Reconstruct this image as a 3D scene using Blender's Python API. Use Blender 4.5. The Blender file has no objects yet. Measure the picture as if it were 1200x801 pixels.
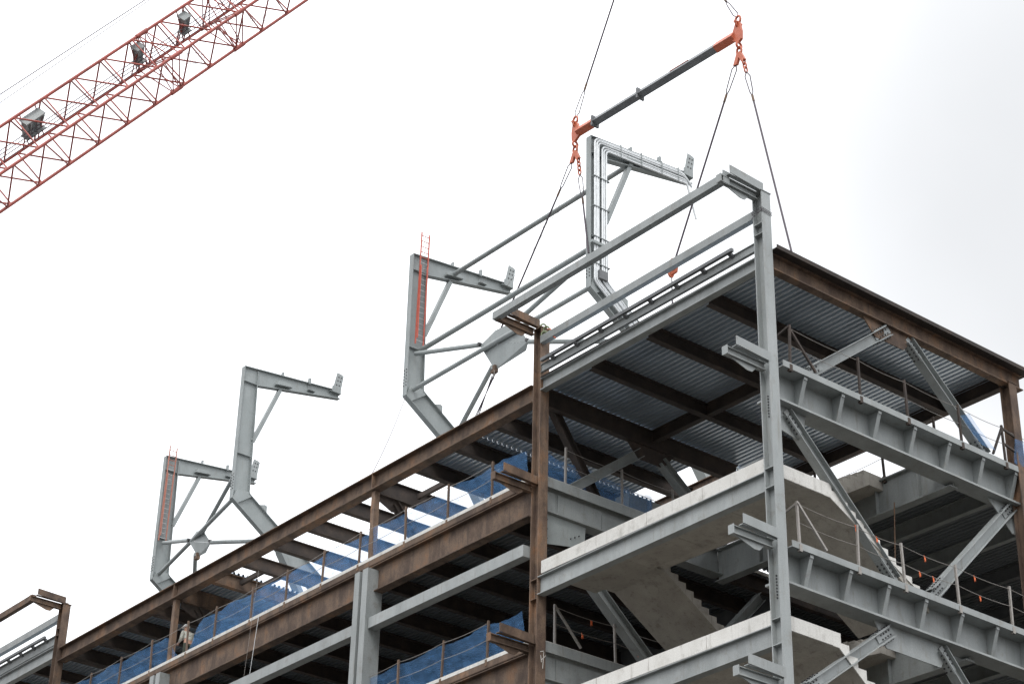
import bpy, bmesh, math, random
from mathutils import Vector, Matrix
random.seed(7)
R = math.radians
scn = bpy.context.scene
col = scn.collection
GZ = -24.8                      # ground level; z = 0 is the stair landing near the corner

# ------------------------------------------------------------------ materials
def nmat(name):
    m = bpy.data.materials.new(name); m.use_nodes = True
    nt = m.node_tree; nt.nodes.clear()
    out = nt.nodes.new('ShaderNodeOutputMaterial')
    b = nt.nodes.new('ShaderNodeBsdfPrincipled')
    nt.links.new(b.outputs[0], out.inputs[0])
    return m, nt, b, out
def mottled(name, stops, scale=3.0, rough=.6, metal=0.0, stretch=(1, 1, 1), bump=0.0, fine=0.12, detail=8, stain=None, vary=.0):
    m, nt, b, out = nmat(name); N, Lk = nt.nodes.new, nt.links.new
    tc = N('ShaderNodeTexCoord'); mp = N('ShaderNodeMapping'); mp.inputs['Scale'].default_value = stretch
    Lk(tc.outputs['Object'], mp.inputs[0])
    n1 = N('ShaderNodeTexNoise'); n1.inputs['Scale'].default_value = scale; n1.inputs['Detail'].default_value = detail
    n1.inputs['Roughness'].default_value = .62
    Lk(mp.outputs[0], n1.inputs[0])
    cr = N('ShaderNodeValToRGB'); e = cr.color_ramp.elements
    while len(e) < len(stops): e.new(.5)
    for k, (p, c) in enumerate(stops):
        e[k].position = p; e[k].color = (*c, 1)
    Lk(n1.outputs[0], cr.inputs[0])
    n2 = N('ShaderNodeTexNoise'); n2.inputs['Scale'].default_value = 38; n2.inputs['Detail'].default_value = 3
    Lk(tc.outputs['Object'], n2.inputs[0])
    mr = N('ShaderNodeMapRange'); mr.inputs[1].default_value = .3; mr.inputs[2].default_value = .7
    mr.inputs[3].default_value = 1 - fine; mr.inputs[4].default_value = 1 + fine
    Lk(n2.outputs[0], mr.inputs[0])
    mx = N('ShaderNodeMix'); mx.data_type = 'RGBA'; mx.blend_type = 'MULTIPLY'; mx.inputs[0].default_value = 1
    Lk(cr.outputs[0], mx.inputs[6]); Lk(mr.outputs[0], mx.inputs[7])
    res = mx.outputs[2]
    if stain:                                   # run-down streaks and blotches: (colour, strength, threshold)
        sc, st, th_ = stain
        for stretch2, sz in (((5, 5, .45), 1.3), ((1, 1, 1), 2.6)):
            mp2 = N('ShaderNodeMapping'); mp2.inputs['Scale'].default_value = stretch2; mp2.inputs['Location'].default_value = (3.1, 7.7, 1.9)
            Lk(tc.outputs['Object'], mp2.inputs[0])
            n3 = N('ShaderNodeTexNoise'); n3.inputs['Scale'].default_value = sz; n3.inputs['Detail'].default_value = 5; n3.inputs['Roughness'].default_value = .7
            Lk(mp2.outputs[0], n3.inputs[0])
            m3 = N('ShaderNodeMapRange'); m3.inputs[1].default_value = th_; m3.inputs[2].default_value = th_ + .16; m3.inputs[3].default_value = 0; m3.inputs[4].default_value = st
            Lk(n3.outputs[0], m3.inputs[0])
            x3 = N('ShaderNodeMix'); x3.data_type = 'RGBA'; x3.inputs[7].default_value = (*sc, 1)
            Lk(m3.outputs[0], x3.inputs[0]); Lk(res, x3.inputs[6]); res = x3.outputs[2]
    if vary:
        oi = N('ShaderNodeObjectInfo'); m4 = N('ShaderNodeMapRange'); m4.inputs[3].default_value = 1 - vary; m4.inputs[4].default_value = 1 + vary
        Lk(oi.outputs['Random'], m4.inputs[0])
        x4 = N('ShaderNodeMix'); x4.data_type = 'RGBA'; x4.blend_type = 'MULTIPLY'; x4.inputs[0].default_value = 1
        Lk(res, x4.inputs[6]); Lk(m4.outputs[0], x4.inputs[7]); res = x4.outputs[2]
    Lk(res, b.inputs['Base Color'])
    b.inputs['Roughness'].default_value = rough; b.inputs['Metallic'].default_value = metal
    if bump:
        bp = N('ShaderNodeBump'); bp.inputs['Strength'].default_value = bump; bp.inputs['Distance'].default_value = .01
        Lk(n2.outputs[0], bp.inputs['Height']); Lk(bp.outputs[0], b.inputs['Normal'])
    return m
M = {}
M['grey'] = mottled('grey_primer', [(.25, (.20, .215, .212)), (.5, (.255, .273, .272)), (.75, (.31, .328, .327))], 1.6, .5, stretch=(1, 1, .35), fine=.10, bump=.08, stain=((.16, .145, .12), .5, .56), vary=.07)
M['frame'] = mottled('pale_grey_primer', [(.25, (.205, .225, .225)), (.5, (.25, .275, .275)), (.75, (.295, .32, .32))], 1.3, .5, stretch=(1, 1, .5), fine=.08, stain=((.19, .185, .165), .45, .56), vary=.05)
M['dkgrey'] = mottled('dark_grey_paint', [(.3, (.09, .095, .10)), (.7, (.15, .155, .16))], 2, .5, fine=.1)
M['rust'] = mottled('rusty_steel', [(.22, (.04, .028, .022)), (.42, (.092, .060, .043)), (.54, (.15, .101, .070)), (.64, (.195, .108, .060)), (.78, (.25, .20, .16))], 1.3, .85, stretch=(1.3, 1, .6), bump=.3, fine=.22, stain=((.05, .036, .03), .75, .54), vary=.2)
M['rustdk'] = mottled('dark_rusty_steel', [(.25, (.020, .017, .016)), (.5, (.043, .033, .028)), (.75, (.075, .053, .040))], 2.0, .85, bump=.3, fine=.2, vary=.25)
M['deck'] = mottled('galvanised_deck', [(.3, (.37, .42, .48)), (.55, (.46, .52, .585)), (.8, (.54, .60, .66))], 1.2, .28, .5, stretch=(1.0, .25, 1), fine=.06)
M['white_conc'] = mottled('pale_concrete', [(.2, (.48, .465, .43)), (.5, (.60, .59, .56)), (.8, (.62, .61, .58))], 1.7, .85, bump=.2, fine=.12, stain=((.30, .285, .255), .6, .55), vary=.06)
M['conc'] = mottled('tan_concrete', [(.2, (.27, .25, .22)), (.5, (.37, .345, .305)), (.8, (.45, .425, .38))], 1.1, .88, bump=.3, fine=.12, stain=((.15, .135, .115), .55, .55), vary=.08)
M['orange'] = mottled('orange_paint', [(.25, (.36, .075, .035)), (.55, (.46, .11, .05)), (.8, (.42, .15, .085))], 5, .5, fine=.12)
M['crane'] = mottled('red_crane_paint', [(.25, (.26, .055, .042)), (.55, (.36, .072, .052)), (.8, (.42, .13, .095))], 2, .5, fine=.12, stain=((.10, .05, .04), .6, .54))
M['lad'] = mottled('ladder_orange', [(.3, (.42, .075, .045)), (.7, (.5, .11, .07))], 6, .45, fine=.08)
M['deck_shaded'] = mottled('shaded_deck', [(.3, (.16, .175, .19)), (.55, (.21, .23, .25)), (.8, (.26, .28, .30))], 1.2, .45, .4, stretch=(1.0, .25, 1), fine=.08)  # galvanised deck darkened in colour to stand in for interior shade below the floors
M['lad_faded'] = mottled('faded_ladder', [(.3, (.36, .14, .10)), (.7, (.44, .19, .14))], 6, .55, fine=.08)
M['alu'] = mottled('aluminium', [(.3, (.45, .46, .47)), (.7, (.58, .59, .6))], 4, .4, .6, fine=.05)
M['conduit'] = mottled('conduit_metal', [(.3, (.58, .60, .61)), (.7, (.70, .72, .73))], 4, .35, .25, fine=.04)
M['wire'] = mottled('wire_rope', [(.3, (.045, .035, .045)), (.7, (.08, .06, .075))], 12, .6, fine=.2)
M['cable'] = mottled('galv_cable', [(.3, (.22, .20, .18)), (.7, (.32, .30, .28))], 12, .5, .3, fine=.1)
M['flag'] = mottled('orange_flag', [(.3, (.75, .12, .03)), (.7, (.85, .2, .06))], 8, .7)
M['bolt'] = mottled('dark_bolts', [(.3, (.025, .025, .027)), (.7, (.06, .06, .062))], 9, .5, .3)
M['ground'] = mottled('ground_dirt', [(.3, (.045, .042, .038)), (.7, (.08, .075, .068))], .15, .95, bump=.2)
M['skin'] = mottled('skin', [(.3, (.42, .24, .17)), (.7, (.48, .28, .2))], 8, .6)
M['shirt'] = mottled('work_shirt', [(.3, (.42, .43, .38)), (.7, (.55, .56, .5))], 8, .85)
M['dark'] = mottled('dark_cloth', [(.3, (.03, .035, .03)), (.7, (.06, .07, .05))], 8, .85)
M['hat'] = mottled('hat_white', [(.3, (.72, .72, .7)), (.7, (.8, .8, .78))], 8, .35)
M['hair'] = mottled('hair', [(.3, (.03, .02, .015)), (.7, (.05, .035, .025))], 8, .7)
M['green'] = mottled('green_rigging', [(.3, (.16, .20, .11)), (.7, (.22, .26, .15))], 8, .6)
def net_material(name, c, opac):
    m, nt, b, out = nmat(name); N, Lk = nt.nodes.new, nt.links.new
    b.inputs['Base Color'].default_value = (*c, 1); b.inputs['Roughness'].default_value = .75
    tl = N('ShaderNodeBsdfTranslucent'); tl.inputs[0].default_value = (*c, 1)
    m1 = N('ShaderNodeMixShader'); m1.inputs[0].default_value = .45
    Lk(b.outputs[0], m1.inputs[1]); Lk(tl.outputs[0], m1.inputs[2])
    tr = N('ShaderNodeBsdfTransparent'); m2 = N('ShaderNodeMixShader')
    tc = N('ShaderNodeTexCoord'); n1 = N('ShaderNodeTexNoise'); n1.inputs['Scale'].default_value = 3.0
    mpn = N('ShaderNodeMapping'); mpn.inputs['Scale'].default_value = (1, .55, 2.2); mpn.inputs['Rotation'].default_value = (.5, 0, 0); Lk(tc.outputs['Object'], mpn.inputs[0])
    n1.inputs['Detail'].default_value = 6; n1.inputs['Distortion'].default_value = .3; Lk(mpn.outputs[0], n1.inputs[0])
    mr = N('ShaderNodeMapRange'); mr.inputs[1].default_value = .3; mr.inputs[2].default_value = .7
    mr.inputs[3].default_value = opac - .09; mr.inputs[4].default_value = opac + .11
    Lk(n1.outputs[0], mr.inputs[0]); Lk(mr.outputs[0], m2.inputs[0])
    Lk(tr.outputs[0], m2.inputs[1]); Lk(m1.outputs[0], m2.inputs[2]); Lk(m2.outputs[0], out.inputs[0])
    return m
M['net'] = net_material('blue_netting', (.15, .37, .74), .33)

# ------------------------------------------------------------------ mesh builder
class MB:
    def __init__(s): s.v = []; s.f = []; s.sm = []
    def add(s, vs, fs, smooth=False):
        o = len(s.v); s.v += [tuple(p) for p in vs]
        for f in fs: s.f.append([i + o for i in f]); s.sm.append(smooth)
        return s
    def box(s, a, b):
        x0, x1 = sorted((a[0], b[0])); y0, y1 = sorted((a[1], b[1])); z0, z1 = sorted((a[2], b[2]))
        return s.add([(x0, y0, z0), (x1, y0, z0), (x1, y1, z0), (x0, y1, z0), (x0, y0, z1), (x1, y0, z1), (x1, y1, z1), (x0, y1, z1)],
                     [(0, 3, 2, 1), (4, 5, 6, 7), (0, 1, 5, 4), (1, 2, 6, 5), (2, 3, 7, 6), (3, 0, 4, 7)])
    def ext(s, prof, p0, p1, up=(0, 0, 1), smooth=False):
        p0, p1 = Vector(p0), Vector(p1); d = (p1 - p0).normalized(); u = Vector(up)
        if abs(u.normalized().dot(d)) > .999: u = Vector((1, 0, 0))
        r = d.cross(u).normalized(); u = r.cross(d)
        n = len(prof)
        vs = [p0 + r * a + u * b for a, b in prof] + [p1 + r * a + u * b for a, b in prof]
        fs = [(i, (i + 1) % n, n + (i + 1) % n, n + i) for i in range(n)]
        s.add(vs, fs, smooth)
        s.add(vs[:n], [list(range(n))[::-1]]); s.add(vs[n:], [list(range(n))])
        return s
    def beam(s, p0, p1, d, bf, tf=.03, tw=.02, up=(0, 0, 1)):
        for prof in ([(-bf/2, d/2 - tf), (bf/2, d/2 - tf), (bf/2, d/2), (-bf/2, d/2)],
                     [(-bf/2, -d/2), (bf/2, -d/2), (bf/2, -d/2 + tf), (-bf/2, -d/2 + tf)],
                     [(-tw/2, -d/2 + tf), (tw/2, -d/2 + tf), (tw/2, d/2 - tf), (-tw/2, d/2 - tf)]):
            s.ext(prof, p0, p1, up)
        return s
    def bar(s, p0, p1, w, h, up=(0, 0, 1)):
        return s.ext([(-w/2, -h/2), (w/2, -h/2), (w/2, h/2), (-w/2, h/2)], p0, p1, up)
    def rod(s, p0, p1, r, n=8):
        return s.ext([(r * math.cos(2*math.pi*k/n), r * math.sin(2*math.pi*k/n)) for k in range(n)], p0, p1, (0.01, 0.02, 1), True)
    def path(s, pts, r, n=8):
        pts = [Vector(p) for p in pts]; rings = []; ref = Vector((.31, .17, .93))
        for i, p in enumerate(pts):
            t = (pts[min(i + 1, len(pts) - 1)] - pts[max(i - 1, 0)]).normalized()
            a = t.cross(ref).normalized(); ref = a.cross(t); b = ref
            rings.append([p + a * r * math.cos(2*math.pi*k/n) + b * r * math.sin(2*math.pi*k/n) for k in range(n)])
        vs = [q for g in rings for q in g]; fs = []
        for i in range(len(pts) - 1):
            for k in range(n): fs.append((i*n + k, i*n + (k + 1) % n, (i + 1)*n + (k + 1) % n, (i + 1)*n + k))
        s.add(vs, fs, True); s.add(rings[0], [list(range(n))[::-1]]); s.add(rings[-1], [list(range(n))])
        return s
    def ring(s, c, n_axis, Rr, r, k=12, m=6, stretch=(1, 1), along=None):
        n_axis = Vector(n_axis).normalized(); a = Vector(along) if along else n_axis.orthogonal()
        a = (a - n_axis * a.dot(n_axis)).normalized(); b = n_axis.cross(a); c = Vector(c); vs = []; fs = []
        for i in range(k):
            t = 2*math.pi*i/k; dr = (a*math.cos(t)*stretch[0] + b*math.sin(t)*stretch[1])
            cc = c + dr*Rr; dn = dr.normalized()
            for j in range(m):
                q = 2*math.pi*j/m; vs.append(cc + dn*r*math.cos(q) + n_axis*r*math.sin(q))
        for i in range(k):
            for j in range(m): fs.append((i*m + j, i*m + (j + 1) % m, ((i + 1) % k)*m + (j + 1) % m, ((i + 1) % k)*m + j))
        return s.add(vs, fs, True)
    def plate(s, pts, th):          # planar outline pts, thickness vector th, centred
        th = Vector(th); n = len(pts); vs = [Vector(p) - th/2 for p in pts] + [Vector(p) + th/2 for p in pts]
        return s.add(vs, [list(range(n))[::-1], list(range(n, 2*n))] + [(i, (i + 1) % n, n + (i + 1) % n, n + i) for i in range(n)])
    def bolt(s, c, ax, r=.022, h=.03):
        c = Vector(c); ax = Vector(ax).normalized()
        return s.ext([(r*math.cos(k*math.pi/3), r*math.sin(k*math.pi/3)) for k in range(6)], c, c + ax*h, (0.2, .3, .9))
    def corrugated(s, x0, x1, y0, y1, z, pitch=.2, depth=.09, th=.003):
        n = int((x1 - x0)/pitch); prof = []
        for k in range(n):
            a = x0 + k*pitch
            prof += [(a, 0), (a + .40*pitch, 0), (a + .52*pitch, depth), (a + .88*pitch, depth)]
        prof.append((x0 + n*pitch, 0))
        vs = []
        for yy in (y0, y1):
            vs += [(px, yy, z + pz) for px, pz in prof]
            vs += [(px, yy, z + pz + th) for px, pz in prof]
        m = len(prof); fs = []
        for i in range(m - 1):
            fs += [(i, i + 1, 2*m + i + 1, 2*m + i), (m + i, 3*m + i, 3*m + i + 1, m + i + 1), (i, m + i, m + i + 1, i + 1), (2*m + i, 2*m + i + 1, 3*m + i + 1, 3*m + i)]
        return s.add(vs, fs)
    def build(s, name, mat, parent=None, org=None):
        me = bpy.data.meshes.new(name)
        if org is None: org = ROOTS[parent.name] if parent else Vector((0, 0, 0))
        org = Vector(org)
        me.from_pydata([tuple(Vector(v) - org) for v in s.v], [], s.f)
        bm = bmesh.new(); bm.from_mesh(me)
        bmesh.ops.recalc_face_normals(bm, faces=bm.faces); bm.to_mesh(me); bm.free()
        me.polygons.foreach_set('use_smooth', s.sm)
        me.materials.append(M[mat] if isinstance(mat, str) else mat)
        o = bpy.data.objects.new(name, me); col.objects.link(o)
        if parent: o.parent = parent; ROOTS[o.name] = org
        else: o.location = org
        return o
ROOTS = {}
def tag(o, label, cat, group=None, kind=None):
    o['label'] = label; o['category'] = cat
    if group: o['group'] = group
    if kind: o['kind'] = kind
    return o
def thing(name, loc, label, cat, group=None):
    o = bpy.data.objects.new(name, None); col.objects.link(o); o.location = loc; ROOTS[o.name] = Vector(loc)
    return tag(o, label, cat, group)
def sag(a, b, s=0.0, n=12, wob=0.0):
    a, b = Vector(a), Vector(b)
    return [a.lerp(b, k/n) - Vector((0, 0, s*4*(k/n)*(1 - k/n))) + Vector((random.uniform(-wob, wob), random.uniform(-wob, wob), random.uniform(-wob, wob))) for k in range(n + 1)]

# ------------------------------------------------------------------ shared shapes of the steel towers
F1, F2, F3 = 2.9, -2.3, -7.5
LEVELS = [F2, F3, -12.7, -17.9]

def h_column(parent, x, y, mat, top=8.0, stiff=(), bolts=()):
    m = MB()
    for sy in (-.18, .15): m.box((x - .17, y + sy, GZ), (x + .17, y + sy + .03, top))
    m.box((x - .012, y - .15, GZ), (x + .012, y + .15, top))
    m.box((x - .2, y - .2, top), (x + .2, y + .2, top + .025))
    c = m.build('column', mat, parent)
    for z in stiff:
        for sx in (-1, 1): MB().box((x + sx*.014, y - .148, z), (x + sx*.165, y + .148, z + .022)).build('stiffener', mat, c)
    for z0, n in bolts:
        for k in range(n):
            for dy in (-.06, .06): MB().bolt((x - .012, y + dy, z0 - k*.085), (-1, 0, 0), .024, .02).build('bolt', 'bolt', c)
    for dx in (-.05, .07): MB().box((x + dx - .03, y - .1, top + .026), (x + dx + .03, y - .02, top + .1)).build('lifting_lug', mat, c)
    return c
def outrigger(parent, x, y, z, mat, s=1):
    """cantilever bracket pointing out of the long facade: channel arm with a raised fin plate and a small web gusset"""
    m = MB()
    m.beam((x - .17, y + .03, z - .13), (x - 1.58, y + .03, z - .13), .22, .16, .022, .018)
    m.box((x - 1.6, y - .07, z - .25), (x - 1.582, y + .13, z + .0))
    o = m.build('bracket', mat, parent)
    p = MB()
    p.plate([(x - 1.36, y - .17, z + .05), (x - .08, y - .17, z - .01), (x - .08, y - .17, z + .26), (x - 1.36, y - .17, z + .31)], (0, .025, 0))
    p.box((x - 1.37, y - .155, z + .02), (x + .02, y - .02, z + .04))
    p.build('fin_plate', mat, o)
    g = MB()
    g.plate([(x - 1.45, y + .03, z - .245), (x - .45, y + .03, z - .245), (x - .62, y + .03, z - .42), (x - .8, y + .03, z - .43)], (0, .02, 0))
    g.build('gusset_plate', mat, o)
    return o
def brace(parent, p0, p1, mat, d=.30, bf=.28, up=(0, 0, 1), bolts=True):
    p0, p1 = Vector(p0), Vector(p1); v = (p1 - p0).normalized()
    m = MB().beam(p0, p1, d, bf, .022, .018, up)
    o = m.build('brace', mat, parent)
    if bolts:
        side = v.cross(Vector(up)).normalized(); upv = side.cross(v)
        b = MB()
        for e, sg in ((p0, 1), (p1, -1)):
            for s in (-1, 1):
                a = e - v*sg*.10 + upv*s*(d/2 + .014); c = e + v*sg*.62 + upv*s*(d/2 + .014)
                MB().bar(a, c, bf*.86, .022, upv).build('splice_plate', mat, o)
                for k in range(5):
                    for q in (-.075, .075):
                        b.bolt(e + v*sg*(.02 + k*.12) + side*q + upv*s*(d/2 + .026), upv*s, .027, .03)
        for e, sg in ((p0, 1), (p1, -1)):
            for s2 in (-1, 1):
                MB().bar(e - v*sg*.16 + side*s2*.03, e + v*sg*.6 + side*s2*.03, .022, d*.62, upv).build('splice_plate', mat, o)
                for k in range(4):
                    for q in (-.06, .06): b.bolt(e + v*sg*(.0 + k*.13) + side*s2*.042 + upv*q, side*s2, .025, .025)
        b.build('bolts', 'bolt', o)['kind'] = 'stuff'
    return o
def deck(parent, x0, x1, y0, y1, z, name='deck', top=None, dk='deck'):
    o = MB().corrugated(x0, x1, y0, y1, z).build(name, dk, parent)
    if top:
        MB().box((x0, y0, z + .07), (x1, y1, z + top)).build('topping', 'conc', o)
    return o

# ------------------------------------------------------------------ 1. corner stair tower
tower = thing('stair_tower', (0, 0, GZ), 'near corner stair tower of grey and rusty steel with concrete stair flights', 'building')
C1X = -.25
c1 = h_column(tower, C1X, 0, 'grey', 7.98, (6.62, 6.95, -.44, -.98, -4.55, -5.22), ((1.7, 8), (-3.35, 8), (-6.2, 4)))
c2 = h_column(tower, .03, 9.77, 'rust', 7.95, (-.42, -1.02, -4.55, -5.1), ((-.55, 5),))
cb = h_column(tower, 10.2, .12, 'rust', 5.75)
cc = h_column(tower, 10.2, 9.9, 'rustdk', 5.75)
m = MB()
for a, b in (((.0, -2.62), (.13, -2.57)), ((.04, -2.86), (.22, -2.68)), ((.13, -2.6), (.1, -3.1)), ((.02, -2.72), (.05, -2.92))):
    m.bar((.0 + a[0], 9.587, a[1]), (.0 + b[0], 9.587, b[1]), .006, .018, (0, 0, 1))
m.build('chalk_mark', 'white_conc', c2)
for z in (7.98, 2.62, -2.44, -6.1): outrigger(tower, C1X, 0.0, z, 'grey')
for z in (8.02, 2.66, -2.36, -6.1): outrigger(tower, .0, 9.92, z, 'rust')
# wire lashing round the top of the corner column
m = MB()
for k in range(3):
    z = 7.3 + .05*k
    m.path([(C1X - .19, -.2, z), (C1X + .19, -.2, z - .03), (C1X + .19, .2, z - .05), (C1X - .19, .2, z + .02), (C1X - .19, -.2, z)], .008, 5)
m.path([(C1X - .19, -.2, 7.33), (C1X - .2, .2, 7.2)], .01, 5)
m.build('lashing_wire', 'wire', c1)
# parapet members along the long facade
MB().bar((-1.62, .02, 7.93), (-1.62, 10.05, 7.93), .2, .25).build('parapet_beam', 'grey', tower)
m = MB()
for y in (.02,): m.box((-1.74, y - .06, 7.72), (-1.5, y - .03, 8.14))
m.build('end_plate', 'grey', tower)
MB().bar((-.16, .2, 7.48), (-.1, 9.58, 7.48), .18, .25).build('parapet_tube', 'grey', tower)
led = MB().beam((-.15, .2, 6.48), (-.11, 9.58, 6.48), .27, .1, .02, .02).build('ledger_beam', 'grey', tower)
MB().bar((-.32, 1.1, 6.68), (-.24, 9.45, 6.68), .10, .10).build('ledger_pipe', 'dkgrey', led)
for k in range(8):
    y = 1.25 + k*1.1
    MB().bar((-.28, y, 6.63), (-.14, y, 6.56), .12, .08).build('pipe_stub', 'dkgrey', led)
fas = MB().beam((-.1, .2, 5.93), (-.04, 9.58, 5.93), .40, .24, .025, .02).build('fascia_beam', 'grey', tower)
MB().box((-.2, .25, 6.133), (.05, 9.55, 6.15)).build('edge_strip', 'rustdk', fas)
# roof: beams, deck, edge
rb = MB().beam((.02, .1, 5.965), (10.75, .1, 5.965), .5, .26, .03, .02).build('roof_beam', 'rust', tower)
MB().box((-.02, -.28, 6.22), (10.9, .22, 6.25)).box((-.02, -.30, 6.2), (10.9, -.28, 6.33)).build('edge_plate', 'rustdk', rb)
m = MB().plate([(3.75, .1, 5.73), (5.95, .1, 5.73), (5.45, .1, 5.2), (4.25, .1, 5.2)], (0, .03, 0)); m.build('gusset_plate', 'rust', rb)
for y, dz in ((2.5, .44), (5.0, .44), (7.5, .44), (10.0, .62)):
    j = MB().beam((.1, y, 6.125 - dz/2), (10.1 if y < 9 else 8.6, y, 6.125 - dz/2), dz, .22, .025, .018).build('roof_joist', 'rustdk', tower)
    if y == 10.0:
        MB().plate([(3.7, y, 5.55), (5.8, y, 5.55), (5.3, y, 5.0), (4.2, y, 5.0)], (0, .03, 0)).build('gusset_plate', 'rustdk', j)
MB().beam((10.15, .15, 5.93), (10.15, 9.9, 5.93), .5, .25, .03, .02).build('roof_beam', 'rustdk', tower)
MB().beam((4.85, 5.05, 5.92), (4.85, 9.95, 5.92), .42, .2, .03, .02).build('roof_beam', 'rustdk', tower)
deck(tower, .14, 10.75, .24, 10.06, 6.13, 'roof_deck')
# floors of the tower: outer girder on the short facade with pour-stop lip and tapered stiffeners
def plate_girder(z, xs, x1=20.0, mat='grey'):
    g = MB()
    g.box((.1, .42, z - 1.02), (x1, .445, z - .12))                     # web
    g.box((.0, .12, z - 1.08), (x1, .72, z - 1.02))                     # bottom flange
    g.box((.25, -.03, z - .135), (x1, .75, z - .105))                     # top plate
    g = g.build('girder', mat, tower)
    MB().box((.25, -.055, z - .14), (x1, -.032, z + .045)).build('edge_lip', mat, g)
    for x in xs:
        s = MB()
        s.plate([(x, .418, z - .14), (x, .0, z - .14), (x, .0, z - .2), (x, .30, z - 1.015), (x, .418, z - 1.015)], (.025, 0, 0))
        s.box((x - .06, -.01, z - .24), (x + .06, .012, z - .143))
        s.plate([(x, .012, z - .2), (x, .0, z - .2), (x, .29, z - 1.01), (x, .31, z - 1.01)], (.13, 0, 0))
        s.build('stiffener', mat, g)
    return g
XS = [1.15 + 1.47*k for k in range(13)]
for z in (F1, F2, F3):
    g = plate_girder(z, XS if z != F2 else [x - .15 for x in XS])
    if z == F1:
        MB().plate([(.02, .4, z - 1.08), (1.5, .4, z - 1.08), (1.25, .4, z - 1.9), (.02, .4, z - 1.7)], (0, .03, 0)).build('gusset_plate', 'grey', g)
        MB().plate([(9.0, .4, z - 1.08), (11.4, .4, z - 1.08), (11.2, .4, z - 1.95), (10.0, .4, z - 1.95)], (0, .03, 0)).build('gusset_plate', 'grey', g)
    if z == F2:
        MB().plate([(3.7, .4, z - 1.08), (6.7, .4, z - 1.08), (6.25, .4, z - 1.75), (4.1, .4, z - 1.75)], (0, .03, 0)).build('gusset_plate', 'grey', g)
# braces on the short facade
brace(tower, (4.75, .12, 5.55), (1.6, .3, 3.15), 'grey')
brace(tower, (5.75, .12, 5.55), (8.95, .3, 3.15), 'grey')
brace(tower, (.78, .38, 1.6), (4.55, .38, -1.95), 'grey')
brace(tower, (10.05, .38, 1.8), (6.2, .38, -1.95), 'grey')
brace(tower, (4.2, .38, -3.6), (1.0, .38, -5.9), 'grey')
brace(tower, (6.35, .38, -3.6), (9.4, .38, -6.9), 'grey')
# inner frame line (far side of the stairs)
for z in (F1, F2, F3):
    g = MB().box((.2, 9.98, z - .95), (7.6, 10.005, z - .1)).box((.2, 9.75, z - .99), (7.6, 10.2, z - .95)).box((.2, 9.78, z - .1), (7.6, 10.3, z - .07))
    g = g.build('girder', 'grey', tower)
    MB().box((.3, 9.75, z - .18), (7.6, 9.778, z + .13)).build('curb_angle', 'grey', g)
    MB().box((.3, 9.782, z - .06), (7.6, 10.3, z + .16)).build('curb', 'white_conc', g)
    MB().box((.9, 9.955, z - .93), (2.65, 9.978, z - .22)).box((.35, 9.955, z - .93), (.8, 9.978, z - .22)).box((2.67, 9.955, z - .93), (5.5, 9.978, z - .34)).build('cover_plate', 'grey', g)
    MB().plate([(.25, 9.9, z - 1.0), (1.95, 9.9, z - 1.0), (1.9, 9.9, z - 1.7), (.25, 9.9, z - 2.0)], (0, .03, 0)).build('gusset_plate', 'frame', g)
    b = MB()
    for q in range(3): b.bolt((1.35 + .16*q, 9.88, z - 1.55 + .09*q), (0, -1, 0), .022, .03)
    for q in range(3): b.bolt((.42, 9.88, z - 1.2 - .3*q), (0, -1, 0), .02, .03)
    b.build('bolts', 'bolt', g)['kind'] = 'stuff'
brace(tower, (4.3, 10.0, 5.2), (1.5, 10.0, 3.1), 'grey', bolts=False)
brace(tower, (5.2, 10.0, 5.2), (8.0, 10.0, 3.1), 'grey', bolts=False)
brace(tower, (1.45, 9.85, .75), (4.6, 9.85, -1.95), 'grey', .36, .34, bolts=False)
brace(tower, (9.4, 9.9, 1.7), (5.9, 9.9, -1.95), 'grey', bolts=False)
brace(tower, (.8, 10.25, 5.85), (2.75, 10.25, 3.1), 'rustdk', .26, .26, bolts=False)
# concrete stairs: landings and flights
def flight(y0, y1, z0, up, z1, mat='conc'):
    n = 17 if up else 13
    tread, rise = .30, abs(z1 - z0)/n
    s = 1 if up else -1
    pts = [(1.97, z0 - .36)]
    x, z = 1.97, z0
    prof = []
    if not up:
        prof = [(x, z)]
        for k in range(n):
            prof += [(x + tread, z), (x + tread, z - rise)]; x += tread; z -= rise
        prof += [(x + .05, z), (x + .05, z - .3), (2.35, z0 - .40), (1.97, z0 - .40)]
    else:
        prof = [(x, z)]
        for k in range(n):
            prof += [(x, z + rise), (x + tread, z + rise)]; x += tread; z += rise
        prof += [(x + .55, z), (x + .55, z - .42), (x - .1, z - .42), (2.25, z0 - .40), (1.97, z0 - .40)]
    clean = [prof[0]]
    for p in prof[1:]:
        if abs(p[0] - clean[-1][0]) + abs(p[1] - clean[-1][1]) > 1e-4: clean.append(p)
    return MB().plate([(a, (y0 + y1)/2, b) for a, b in clean], (0, y1 - y0, 0)).build('stair_flight', mat, tower)
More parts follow.
